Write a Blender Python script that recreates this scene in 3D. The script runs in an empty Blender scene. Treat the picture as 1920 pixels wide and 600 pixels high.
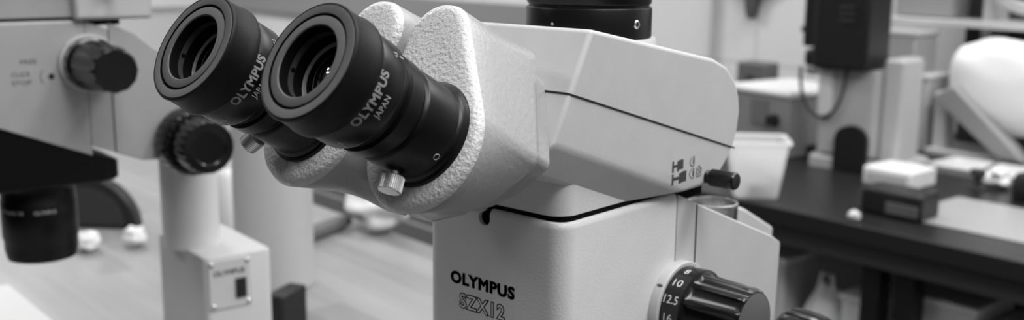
import bpy, bmesh, math, random
from mathutils import Vector, Matrix
random.seed(4)
S = 0.001                      # shapes are written in millimetres
PI = math.pi
BA = math.radians(-7.5)       # the far bench, the walls and the workbench are turned by this
col = bpy.context.scene.collection
TBL = -290.0                   # bench top, in mm, measured from the top of the zoom body
def WV(x, y, z): return Vector((x*S, y*S, (z - TBL)*S + 0.9))

# ------------------------------------------------------------------ camera
FPX = 2000.0
PIT, YAW, ROL = math.radians(11.14), math.radians(41.63), math.radians(.59)
F0 = Vector((-math.sin(YAW), math.cos(YAW), 0)); R0 = Vector((math.cos(YAW), math.sin(YAW), 0)); Z0 = Vector((0, 0, 1))
FW = F0*math.cos(PIT) - Z0*math.sin(PIT); U0 = F0*math.sin(PIT) + Z0*math.cos(PIT)
RR = R0*math.cos(ROL) + U0*math.sin(ROL); UU = -R0*math.sin(ROL) + U0*math.cos(ROL)
CAM = Vector((316., -341., 112.8))
def ray(px, py): return RR*((px-960)/FPX) + UU*((300-py)/FPX) + FW
def on_z(px, py, z=TBL):       # the point of a level surface at height z
    r = ray(px, py); t = (z - CAM.z)/r.z
    return CAM + r*t
def depth(px, py, d): return CAM + ray(px, py)*d

cam_d = bpy.data.cameras.new('camera'); cam = bpy.data.objects.new('camera', cam_d); col.objects.link(cam)
M = Matrix((RR, UU, -FW)).transposed().to_4x4(); M.translation = WV(*CAM); cam.matrix_world = M
cam_d.sensor_width = 36; cam_d.lens = 36*FPX/1920; cam_d.clip_start = .01; cam_d.clip_end = 50
cam_d.dof.use_dof = True; cam_d.dof.focus_distance = .412; cam_d.dof.aperture_fstop = 11.0
bpy.context.scene.camera = cam

# ------------------------------------------------------------------ materials
def lin(v): v = v/255; return v/12.92 if v <= .04045 else ((v+.055)/1.055)**2.4
def mat(name, v, rough=.5, metal=0, bump=0, bscale=800, vary=0, vscale=20, coat=0, spec=.5, trans=0, bdist=.0004, alpha=1):
    m = bpy.data.materials.new(name); m.use_nodes = True; nt = m.node_tree; N = nt.nodes; L = nt.links
    b = N['Principled BSDF']; c = lin(v); b.inputs['Base Color'].default_value = (c, c, c, 1)
    b.inputs['Roughness'].default_value = rough; b.inputs['Metallic'].default_value = metal
    b.inputs['Coat Weight'].default_value = coat; b.inputs['Specular IOR Level'].default_value = spec
    b.inputs['Transmission Weight'].default_value = trans; b.inputs['Alpha'].default_value = alpha
    tc = N.new('ShaderNodeTexCoord')
    if bump:
        no = N.new('ShaderNodeTexNoise'); no.inputs['Scale'].default_value = bscale; no.inputs['Detail'].default_value = 2
        L.new(tc.outputs['Object'], no.inputs['Vector'])
        bp = N.new('ShaderNodeBump'); bp.inputs['Strength'].default_value = bump; bp.inputs['Distance'].default_value = bdist
        L.new(no.outputs['Fac'], bp.inputs['Height']); L.new(bp.outputs['Normal'], b.inputs['Normal'])
    if vary:
        n2 = N.new('ShaderNodeTexNoise'); n2.inputs['Scale'].default_value = vscale; n2.inputs['Detail'].default_value = 4
        L.new(tc.outputs['Object'], n2.inputs['Vector'])
        r = N.new('ShaderNodeMapRange'); r.inputs['From Min'].default_value = .3; r.inputs['From Max'].default_value = .7
        r.inputs['To Min'].default_value = c*(1-vary); r.inputs['To Max'].default_value = c*(1+vary)
        cc = N.new('ShaderNodeCombineColor')
        L.new(n2.outputs['Fac'], r.inputs['Value'])
        for k in ('Red', 'Green', 'Blue'): L.new(r.outputs['Result'], cc.inputs[k])
        L.new(cc.outputs['Color'], b.inputs['Base Color'])
    return m
enamel = mat('white_enamel', 190, .38, bump=.12, bscale=900, bdist=.0003, vary=.03, vscale=60)
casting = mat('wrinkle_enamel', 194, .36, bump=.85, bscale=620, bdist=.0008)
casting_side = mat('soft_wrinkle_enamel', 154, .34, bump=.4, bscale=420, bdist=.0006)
body_mat = mat('grained_enamel', 208, .42, bump=.3, bscale=900, bdist=.0004, vary=.04, vscale=25)
black = mat('black_satin_metal', 7, .34, spec=.3, bump=.1, bscale=1500, bdist=.0002)
black_gloss = mat('black_gloss_metal', 16, .2)
rubber = mat('black_rubber', 11, .5, spec=.22, bump=.12, bscale=1200, bdist=.0002)
rim_grey = mat('grey_rubber_face', 92, .6, spec=.3, bump=.05, bscale=900)
deep = mat('matt_black', 6, .8, spec=.1)
ring_grey = mat('inner_grey_ring', 150, .35, spec=.8)
lit_band = mat('inner_lit_band', 62, .4)  # lit part of the eyepiece's inner wall, given as a grey band
lens_glass = mat('dark_coated_lens', 8, .04, coat=1, spec=.8)
print_grey = mat('grey_print', 176, .5)
print_white = mat('pale_print', 215, .5)
print_black = mat('black_print', 14, .5)
print_dark = mat('dark_grey_print', 62, .5)
pale_fill = mat('pale_figure_fill', 214, .5)
seam_mat = mat('dark_seam', 22, .7)
chrome = mat('chrome', 215, .18, 1)
screw_metal = mat('satin_chrome', 232, .32, .8)
steel = mat('brushed_steel', 185, .3, 1, bump=.1, bscale=700)
cap_grey = mat('knob_cap_grey', 84, .55)
knob_plastic = mat('black_knob_plastic', 8, .2)
ring_pale = mat('pale_dial_ring', 190, .45)
plate_grey = mat('pale_plate', 190, .4)

# ------------------------------------------------------------------ object helpers
def tag(o, label=None, cat=None, group=None, kind=None):
    if label: o['label'] = label
    if cat: o['category'] = cat
    if group: o['group'] = group
    if kind: o['kind'] = kind
    return o
def thing(name, label, cat, loc, rz=0, group=None):
    o = bpy.data.objects.new(name, None); o.empty_display_size = .02; col.objects.link(o)
    o.location = loc; o.rotation_euler = (0, 0, rz); tag(o, label, cat, group); return o
def link(name, bm, m, parent=None, mx=None, smooth=35, bevel=0, bseg=2, bang=28, recalc=True):
    if recalc: bmesh.ops.recalc_face_normals(bm, faces=bm.faces)
    me = bpy.data.meshes.new(name); bm.to_mesh(me); bm.free()
    for p in me.polygons: p.use_smooth = True
    me.set_sharp_from_angle(angle=math.radians(smooth))
    for mm in (m if isinstance(m, (list, tuple)) else [m]): me.materials.append(mm)
    o = bpy.data.objects.new(name, me); col.objects.link(o)
    if parent: o.parent = parent
    if mx is not None: o.matrix_basis = mx
    if bevel:
        md = o.modifiers.new('bevel', 'BEVEL'); md.width = bevel*S; md.segments = bseg; md.limit_method = 'ANGLE'
        md.angle_limit = math.radians(bang); md.harden_normals = False
        for p in me.polygons: p.use_smooth = True
    return o
def V(bm, p): return bm.verts.new((p[0]*S, p[1]*S, p[2]*S))
def box(bm, x0, x1, y0, y1, z0, z1, f=None):
    c = [(x, y, z) for x in (x0, x1) for y in (y0, y1) for z in (z0, z1)]
    if f: c = [f(p) for p in c]
    v = [V(bm, p) for p in c]
    for q in ((0,1,3,2),(4,6,7,5),(0,4,5,1),(2,3,7,6),(0,2,6,4),(1,5,7,3)): bm.faces.new([v[i] for i in q])
def lathe(bm, prof, n=96, mod=None, mp=None, close=False, a0=0, a1=2*PI, mi=None):
    full = abs(a1-a0-2*PI) < 1e-6; k = n if full else n+1
    rows = []
    for i, (r, h) in enumerate(prof):
        if r < 1e-6 and full: rows.append([V(bm, mp((0, 0, h)) if mp else (0, 0, h))]); continue
        row = []
        for j in range(k):
            a = a0 + (a1-a0)*j/n; rr = mod(a, i, r) if mod else r
            p = (rr*math.cos(a), rr*math.sin(a), h)
            row.append(V(bm, mp(p) if mp else p))
        rows.append(row)
    pairs = list(zip(rows, rows[1:])) + ([(rows[-1], rows[0])] if close else [])
    for t, (A, B) in enumerate(pairs):
        for j in range(n):
            j2 = (j+1) % k
            if len(A) == 1 and len(B) == 1: continue
            if len(A) == 1: f = bm.faces.new((A[0], B[j], B[j2]))
            elif len(B) == 1: f = bm.faces.new((A[j], B[0], A[j2]))
            else: f = bm.faces.new((A[j], B[j], B[j2], A[j2]))
            if mi: f.material_index = mi[t]
def cyl(bm, c, ax, r, h, n=32, r2=None):      # a capped cylinder from c along ax
    ax = Vector(ax).normalized(); u = ax.orthogonal().normalized(); w = ax.cross(u); c = Vector(c)
    r2 = r if r2 is None else r2
    A = [V(bm, c + u*r*math.cos(2*PI*j/n) + w*r*math.sin(2*PI*j/n)) for j in range(n)]
    B = [V(bm, c + ax*h + u*r2*math.cos(2*PI*j/n) + w*r2*math.sin(2*PI*j/n)) for j in range(n)]
    for j in range(n): bm.faces.new((A[j], A[(j+1) % n], B[(j+1) % n], B[j]))
    bm.faces.new(A); bm.faces.new(B)
def tube(bm, pts, r, n=10, closed=False):
    pts = [Vector(p) for p in pts]; rows = []; N = len(pts); u = None
    for i, p in enumerate(pts):
        a = pts[(i-1) % N] if (closed or i) else p; b = pts[(i+1) % N] if (closed or i < N-1) else p
        t = (b-a).normalized()
        u = t.orthogonal().normalized() if u is None else (u - t*u.dot(t)).normalized()
        w = t.cross(u); rr = r[i] if isinstance(r, (list, tuple)) else r
        rows.append([V(bm, p + u*rr*math.cos(2*PI*j/n) + w*rr*math.sin(2*PI*j/n)) for j in range(n)])
    for A, B in list(zip(rows, rows[1:])) + ([(rows[-1], rows[0])] if closed else []):
        for j in range(n): bm.faces.new((A[j], A[(j+1) % n], B[(j+1) % n], B[j]))
    if not closed: bm.faces.new(rows[0]); bm.faces.new(rows[-1])
def prism(bm, poly, a, b, f):                  # polygon swept between a and b; f(u, v, t) gives the point
    A = [V(bm, f(u, v, a)) for u, v in poly]; B = [V(bm, f(u, v, b)) for u, v in poly]; n = len(poly)
    for i in range(n): bm.faces.new((A[i], A[(i+1) % n], B[(i+1) % n], B[i]))
    bm.faces.new(A); bm.faces.new(B)
def rrect(x0, x1, y0, y1, r, n=10):
    o = []
    for cx, cy, s in ((x1-r, y1-r, 0), (x0+r, y1-r, 1), (x0+r, y0+r, 2), (x1-r, y0+r, 3)):
        for k in range(n+1):
            a = PI/2*(s + k/n); o.append((cx + r*math.cos(a), cy + r*math.sin(a)))
    return o
def wall_stack(bm, poly, levels):              # levels: (z, inset); a vertical solid with shaped edges
    cx = sum(p[0] for p in poly)/len(poly); cy = sum(p[1] for p in poly)/len(poly)
    hx = max(abs(p[0]-cx) for p in poly); hy = max(abs(p[1]-cy) for p in poly); rows = []
    for z, ins in levels: rows.append([V(bm, (cx+(p[0]-cx)*(hx-ins)/hx, cy+(p[1]-cy)*(hy-ins)/hy, z)) for p in poly])
    n = len(poly)
    for A, B in zip(rows, rows[1:]):
        for j in range(n): bm.faces.new((A[j], A[(j+1) % n], B[(j+1) % n], B[j]))
    bm.faces.new(rows[0]); bm.faces.new(rows[-1])
def text(name, s, w, h, fmap, m, parent=None, mx=None, weight=0, outline=0, shear=0, space=1.0, thick=.12, maxseg=.5):
    """lettering of width w, height h (mm); fmap(x, y, d) puts it on its surface"""
    cu = bpy.data.curves.new(name, 'FONT'); cu.body = s; cu.resolution_u = 4; cu.space_character = space; cu.shear = shear
    t = bpy.data.objects.new(name, cu); col.objects.link(t); bm = bmesh.new()
    def grab():
        bpy.context.view_layer.update()
        dg = bpy.context.evaluated_depsgraph_get(); me = bpy.data.meshes.new_from_object(t.evaluated_get(dg))
        bm.from_mesh(me); bpy.data.meshes.remove(me)
    if not outline:
        grab(); k0 = len(bm.verts)
        if weight:                              # bold: the filled glyphs plus a flat rounded stroke round them
            k = len(bm.verts); cu.fill_mode = 'NONE'; cu.bevel_depth = weight; cu.bevel_resolution = 1; grab()
            for v in bm.verts: v.co.z = 0
    else:
        cu.offset = weight; cu.fill_mode = 'NONE'; cu.bevel_depth = outline; cu.bevel_resolution = 1; grab()
    bpy.data.objects.remove(t); bpy.data.curves.remove(cu)
    bm.verts.ensure_lookup_table(); gl = bm.verts if outline else bm.verts[:k0]      # the bare glyphs set the size
    xs = [v.co.x for v in gl]; ys = [v.co.y for v in gl]
    sx = w/(max(xs)-min(xs)); sy = h/(max(ys)-min(ys)); x0 = min(xs); y0 = min(ys)
    for v in bm.verts: v.co = ((v.co.x-x0)*sx, (v.co.y-y0)*sy, v.co.z)
    if not outline:
        for it in range(4):
            es = [e for e in bm.edges if (e.verts[0].co-e.verts[1].co).length > maxseg*2]
            if not es: break
            bmesh.ops.subdivide_edges(bm, edges=es, cuts=1)
        bmesh.ops.triangulate(bm, faces=bm.faces)
    for v in bm.verts:
        x, y, z = v.co; v.co = Vector(fmap(x, y, thick + z*(sx if outline else 0)))*S
    return link(name, bm, m, parent, mx, recalc=False)
def bool_cut(o, cutter, op='DIFFERENCE'):
    md = o.modifiers.new('cut', 'BOOLEAN'); md.operation = op; md.object = cutter; md.solver = 'EXACT'
    bpy.context.view_layer.update()
    dg = bpy.context.evaluated_depsgraph_get(); me = bpy.data.meshes.new_from_object(o.evaluated_get(dg))
    o.modifiers.clear(); o.data = me; cm = cutter.data; bpy.data.objects.remove(cutter); bpy.data.meshes.remove(cm)
    for p in me.polygons: p.use_smooth = True
    me.set_sharp_from_angle(angle=math.radians(30))

# ------------------------------------------------------------------ the stereo microscope
TA = math.radians(30.4); RIM_Y, RIM_Z, HIPD = -125.4, 76.7, 34.0
AX = Vector((0, math.cos(TA), -math.sin(TA))); UP = Vector((0, math.sin(TA), math.cos(TA)))
def eye_matrix(cx):                            # local z runs out of the eyepiece towards the viewer
    m = Matrix(((1, 0, 0), tuple(-(Vector((1, 0, 0)).cross(UP))), tuple(AX)))
    m = Matrix((Vector((1, 0, 0)), UP, -AX)).transposed().to_4x4()
    m.translation = Vector((cx, RIM_Y, RIM_Z))*S
    return m
def L(prof): return [(r, -l) for r, l in prof]

def eyepiece(parent, cx, rot, screw_deg):
    mx = eye_matrix(cx)
    bm = bmesh.new()      # the barrel that carries the lettering, and the sleeve rings below it
    lathe(bm, L([(13, 13), (20.4, 13), (20.8, 13.6), (20.8, 25.2), (20.3, 26.2), (18.3, 26.6), (17.9, 27.2), (17.9, 30.6),
                 (18.6, 31), (19.3, 31.4), (19.3, 37), (18.8, 37.6), (17.4, 38), (17.4, 41), (17, 42)]), mi=None)
    bar = link('eyepiece', bm, black, parent, mx)
    bm = bmesh.new()
    lathe(bm, L([(12.9, 12), (12.9, 1.2), (13.1, .5), (13.5, .1), (16.3, .1), (16.6, .25), (16.7, 1.3), (17.2, 1.3), (17.3, .25), (17.6, .1),
                 (20.6, .1), (20.8, .35), (21.1, .1), (21.5, .3), (21.8, 1.0), (21.6, 2.0), (21.5, 2.6), (21.9, 9.6), (22.3, 10.6), (22.3, 12.4), (21.9, 13.2), (21, 13.4), (20.4, 13.3)]),
          mi=[2, 2, 1, 1, 1, 1, 2, 2, 2, 1, 1, 0, 0, 0, 0, 0, 0, 0, 0, 0, 0, 0])
    link('eyecup', bm, [rubber, rim_grey, deep], bar)
    bm = bmesh.new()
    lathe(bm, L([(12.9, 4.0), (12.6, 4.2), (12.6, 6.4), (12.4, 6.6), (12.4, 10.6), (12.3, 10.9), (10.9, 11.0), (10.7, 11.3), (10.7, 14)]), mi=[0, 3, 0, 0, 1, 1, 0, 0])
    link('retaining_ring', bm, [deep, ring_grey, black_gloss, lit_band], bar)
    bm = bmesh.new(); lathe(bm, [(0, -9.0), (2, -9.1), (4, -9.45), (6, -10.05), (8, -10.95), (9.6, -11.9), (10.7, -12.7)])
    link('lens', bm, lens_glass, bar)
    bm = bmesh.new(); cyl(bm, (-12.6, -2.0, -5.4), (1, 0, 0), .8, .5, 14)
    link('set_screw', bm, deep, bar)
    r = 20.95
    def onbar(a0, l0, rr=r):
        return lambda x, y, d: ((rr+d-.1)*math.cos(a0 + x/rr), (rr+d-.1)*math.sin(a0 + x/rr), -(l0 - y))
    R = math.radians
    a_start, a_len = R(316.5), R(59)
    text('maker_lettering', 'OLYMPUS', a_len*r, 3.6, onbar(a_start, 17.5), print_grey, bar, weight=.04, space=1.06)
    text('origin_lettering', 'JAPAN', R(23)*r, 3.2, onbar(R(333.5), 22.4), print_grey, bar, space=1.05)
    text('diopter_mark', '+5', R(7)*r, 1.9, onbar(R(38), 22.0), print_grey, bar)
    text('diopter_mark', '-5', R(7)*r, 1.9, onbar(R(283), 22.0), print_grey, bar)
    for a in (R(42), R(286)):
        bm = bmesh.new()
        v = [V(bm, (21.0*math.cos(a+q), 21.0*math.sin(a+q), -l)) for q, l in ((0, 23), (.02, 23), (.02, 25), (0, 25))]; bm.faces.new(v)
        link('diopter_line', bm, print_grey, bar)
    # sleeve fixed to the tube housing
    bm = bmesh.new()
    lathe(bm, L([(17.0, 40), (18.3, 41), (18.7, 41.8), (19.0, 57.4), (19.6, 58), (19.9, 59.2), (20.9, 59.8), (21.2, 61), (21.2, 63.5), (16, 63.5)]))
    sl = link('eyepiece_sleeve', bm, black, parent, mx)
    lo = 19.1
    bm = bmesh.new(); a = R(331); c = Vector((lo*math.cos(a), lo*math.sin(a), -55.0)); t = Vector((-math.sin(a), math.cos(a), 0)); z = Vector((0, 0, 1))
    tube(bm, [c + (t*math.cos(q) + z*math.sin(q))*1.15 for q in [2*PI*k/20 for k in range(20)]], .16, 6, closed=True)
    link('index_mark', bm, print_grey, sl)
    # knurled clamp screw
    a = R(screw_deg); d = Vector((math.cos(a), math.sin(a), 0)); e = Vector((-math.sin(a), math.cos(a), 0)); ez = Vector((0, 0, 1))
    c = d*17.4 + Vector((0, 0, -51.0))
    mp = lambda p: c + d*p[2] + e*p[0] + ez*p[1]
    bm = bmesh.new()
    lathe(bm, [(1.8, 0), (1.8, 3.2), (4.0, 3.2), (4.4, 3.6), (4.4, 8.6), (4.1, 9.1), (3.6, 9.3), (0, 9.4)], n=120,
          mod=lambda q, i, r: r - (.45 if i in (3, 4) and int(round(q/(2*PI)*120)) % 3 == 0 else 0), mp=mp)
    link('clamp_screw', bm, screw_metal, sl, smooth=20)
    return bar

def hull(pts):
    pts = sorted(set((round(a, 4), round(b, 4)) for a, b in pts)); 
    def half(P):
        h = []
        for p in P:
            while len(h) > 1 and (h[-1][0]-h[-2][0])*(p[1]-h[-2][1]) - (h[-1][1]-h[-2][1])*(p[0]-h[-2][0]) <= 0: h.pop()
            h.append(p)
        return h
    a = half(pts); b = half(pts[::-1]); return a[:-1] + b[:-1]
def polar(poly, c, n):
    out = []
    for k in range(n):
        a = 2*PI*k/n; d = (math.cos(a), math.sin(a)); best = 0
        for i in range(len(poly)):
            p, q = poly[i], poly[(i+1) % len(poly)]; ex, ey = q[0]-p[0], q[1]-p[1]; den = d[0]*ey - d[1]*ex
            if abs(den) < 1e-9: continue
            t = ((p[0]-c[0])*ey - (p[1]-c[1])*ex)/den; u = ((p[0]-c[0])*d[1] - (p[1]-c[1])*d[0])/den
            if t > 0 and -1e-6 <= u <= 1+1e-6: best = max(best, t)
        out.append((c[0]+d[0]*best, c[1]+d[1]*best))
    return out
def tube_housing(parent, cx):
    s = 1 if cx > 0 else -1
    circ = lambda x, y, r: [(x + r*math.cos(2*PI*k/48), y + r*math.sin(2*PI*k/48)) for k in range(48)]
    front = hull(circ(-1, -3, 27.6) + circ(-15.5, 39.2, 15.4))
    back = hull(circ(-5, 48, 7) + circ(-26, 51, 6.5) + [(12, 24), (21.6, 10.4), (21.4, 7.5), (17, 1), (8, -9), (-5, -18), (-20, -24), (-33, -24), (-33, 40)])
    c = (-7, 14); n = 160
    P0, P1 = polar(front, c, n), polar(back, c, n)
    def ins(P, d):
        out = []
        for i in range(len(P)):
            a, b = P[i-1], P[(i+1) % len(P)]; tx, ty = b[0]-a[0], b[1]-a[1]; l = math.hypot(tx, ty) or 1
            out.append((P[i][0] - ty/l*d, P[i][1] + tx/l*d))
        return out
    def mix(A, B, t): return [(a[0]+(b[0]-a[0])*t, a[1]+(b[1]-a[1])*t) for a, b in zip(A, B)]
    sh = lambda P, k: [(c[0] + 2 + (x-c[0]-2)*k, c[1] + 8 + (y-c[1]-8)*k) for x, y in P]
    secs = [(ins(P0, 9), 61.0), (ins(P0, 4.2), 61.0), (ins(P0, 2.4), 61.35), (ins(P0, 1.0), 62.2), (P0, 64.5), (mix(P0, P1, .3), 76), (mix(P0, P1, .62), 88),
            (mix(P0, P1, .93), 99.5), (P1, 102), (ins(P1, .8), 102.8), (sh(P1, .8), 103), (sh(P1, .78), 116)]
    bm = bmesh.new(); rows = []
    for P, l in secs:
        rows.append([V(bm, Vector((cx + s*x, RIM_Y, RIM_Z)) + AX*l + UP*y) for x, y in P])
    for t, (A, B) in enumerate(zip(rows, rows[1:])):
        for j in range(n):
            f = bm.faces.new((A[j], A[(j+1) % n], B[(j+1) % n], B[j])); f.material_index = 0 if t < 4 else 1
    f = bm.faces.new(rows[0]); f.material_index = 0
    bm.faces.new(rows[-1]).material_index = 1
    return link('eyepiece_tube_housing', bm, [casting, casting_side], parent, smooth=50)

def head(parent, near):
    hx, lx = 48.0, 39.6
    up_ = [(9.1, 81.2), (-14.4, 36)]
    rear = [(84.6, .4), (105, .6), (115, 4), (121.3, 8.6), (128.3, 17), (132, 25), (133.4, 34), (132, 42), (127.8, 49.5), (119, 57.5), (106.3, 62.5)]
    bm = bmesh.new()
    def side(s): return [V(bm, (s*hx, y, z)) for y, z in up_ + rear], [V(bm, (s*lx, -21.5, 24.2)), V(bm, (s*lx, 43.3, .4))]
    (A, a), (B, b) = side(1), side(-1)
    for P, q in ((A, a), (B, b)):
        bm.faces.new(P); bm.faces.new((P[1], q[0], q[1], P[2]))
    bm.faces.new((A[0], B[0], B[1], A[1])); bm.faces.new((A[1], B[1], b[0], a[0])); bm.faces.new((a[0], b[0], b[1], a[1])); bm.faces.new((a[1], b[1], B[2], A[2]))
    for i in range(2, len(A)): j = (i+1) % len(A); bm.faces.new((A[i], B[i], B[j], A[j]))
    h = link('head_housing', bm, enamel, parent, bevel=1.9, bseg=4, bang=30, smooth=35)
    # parting line running round the housing
    bm = bmesh.new()
    y0, z0, y1, z1 = -5.8, 55.7, 129.6, 16.0
    fr = lambda z: -14.4 + (z-36)*23.5/45.2
    pts = [(-48.15, y1, z1), (-48.15, y0+2, z0-.6), (-46.6, fr(z0)-.1, z0), (46.6, fr(z0)-.1, z0), (48.1, y0+2.6, z0-.5), (48.1, y1-.6, z1)]
    tube(bm, pts, .42, 6)
    link('parting_line', bm, seam_mat, h)
    # light-path symbols printed on the side wall
    f = lambda u, v, d: (48.0 + d, u, v)
    def flat(bm, poly): bm.faces.new([V(bm, f(u, v, .12)) for u, v in poly])
    bm = bmesh.new()
    R_ = lambda y0, y1, z0, z1: flat(bm, [(y0, z0), (y1, z0), (y1, z1), (y0, z1)])
    R_(73.0, 74.4, 11.4, 16.8); R_(74.4, 77.2, 13.6, 14.8); R_(77.2, 78.6, 11.4, 16.4); R_(78.6, 82.4, 12.2, 16.8)   # upper pair
    R_(73.0, 74.4, 6.2-.8, 10.6); R_(74.4, 79, 7.4, 8.9); R_(79, 81, 5.4, 10.4); R_(81, 85.4, 5.8, 10.9)
    link('light_path_symbol', bm, print_dark, h, recalc=True)
    bm = bmesh.new()
    for zc in (14.4, 8.6):
        arc = [(92.6 - 5.0*math.sin(q), zc + 2.6*math.cos(q)) for q in [PI*k/12 for k in range(13)]]
        arc = [(91.8 - 3.6*math.sin(q), zc + 2.4*math.cos(q)) for q in [PI*k/12 for k in range(13)]]
        tube(bm, [f(u, v, .1) for u, v in arc], .17, 5, closed=True)
        R2 = [(90.9, zc-1.3), (91.8, zc-1.3), (91.8, zc+1.3), (90.9, zc+1.3)]; flat(bm, R2)
    tube(bm, [f(u, v, .1) for u, v in [(94.2, 6.4), (98.4, 6.4), (98.4, 10), (94.2, 10)]], .17, 5, closed=True)
    tube(bm, [f(u, v, .1) for u, v in [(94.0, 10.0), (96.3, 11.6), (98.8, 10.0)]], .15, 5)
    tube(bm, [f(96.3+1.1*math.cos(q), 8.2+1.0*math.sin(q), .1) for q in [2*PI*k/14 for k in range(14)]], .15, 5, closed=True)
    link('eye_and_camera_symbol', bm, print_dark, h)
    # pull knob
    K = lambda p: (p[2], 104.6 + p[0], 4.8 + p[1])
    bm = bmesh.new(); lathe(bm, [(0, 46.5), (3.4, 46.5), (3.4, 48.6), (3.0, 49), (3.0, 50)], 40, mp=K); lathe(bm, [(2.4, 49), (2.4, 51)], 30, mp=K)
    lathe(bm, [(0, 50), (3.7, 50), (4.3, 50.7), (4.3, 60.8), (4.2, 61.2), (4.3, 61.6), (4.3, 63.4), (3.8, 64.2), (0, 64.4)], 120, mp=K,
          mod=lambda q, i, r: r - (.22 if i in (2, 3) and int(round(q/(2*PI)*120)) % 3 == 0 else 0))
    link('light_path_pull_knob', bm, black_gloss, h, smooth=20)
    # boss and camera port
    bm = bmesh.new(); P = lambda p: (p[0], 69 + p[1], p[2])
    lathe(bm, [(0, 40), (32.5, 40), (32.5, 71.6), (32, 72.4), (0, 72.6)], mp=P); link('port_boss', bm, enamel, h)
    bm = bmesh.new()
    lathe(bm, [(0, 72.6), (29.6, 72.6), (30.2, 73), (30.2, 86.2), (29.8, 86.8), (28.9, 87), (28.9, 88), (29.6, 88.4), (29.9, 89), (29.9, 118), (29.4, 119), (27, 119), (27, 121), (30.5, 122), (30.5, 150), (0, 150)], mp=P)
    port = link('camera_port', bm, black, h)
    def port_pt(a, z, dr): return Vector((30.2*math.cos(a) + dr*math.cos(a), 69 + 30.2*math.sin(a) + dr*math.sin(a), z))
    for a, z, r, nm, m in ((math.radians(-5), 79.6, 1.9, 'socket_screw', chrome), (math.radians(-86), 79.6, .7, 'index_dot', print_grey)):
        bm = bmesh.new(); d = Vector((math.cos(a), math.sin(a), 0))
        c = port_pt(a, z, -.5); e = d.orthogonal().normalized(); w = d.cross(e)
        mp = lambda p: c + d*p[2] + e*p[0] + w*p[1]
        lathe(bm, [(r*1.05, 0), (r*1.05, .6), (r*.85, .9), (r*.6, .9), (r*.5, 0), (0, 0)], 24, mp=mp, mod=None)
        link(nm, bm, m, port)
    return h

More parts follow.
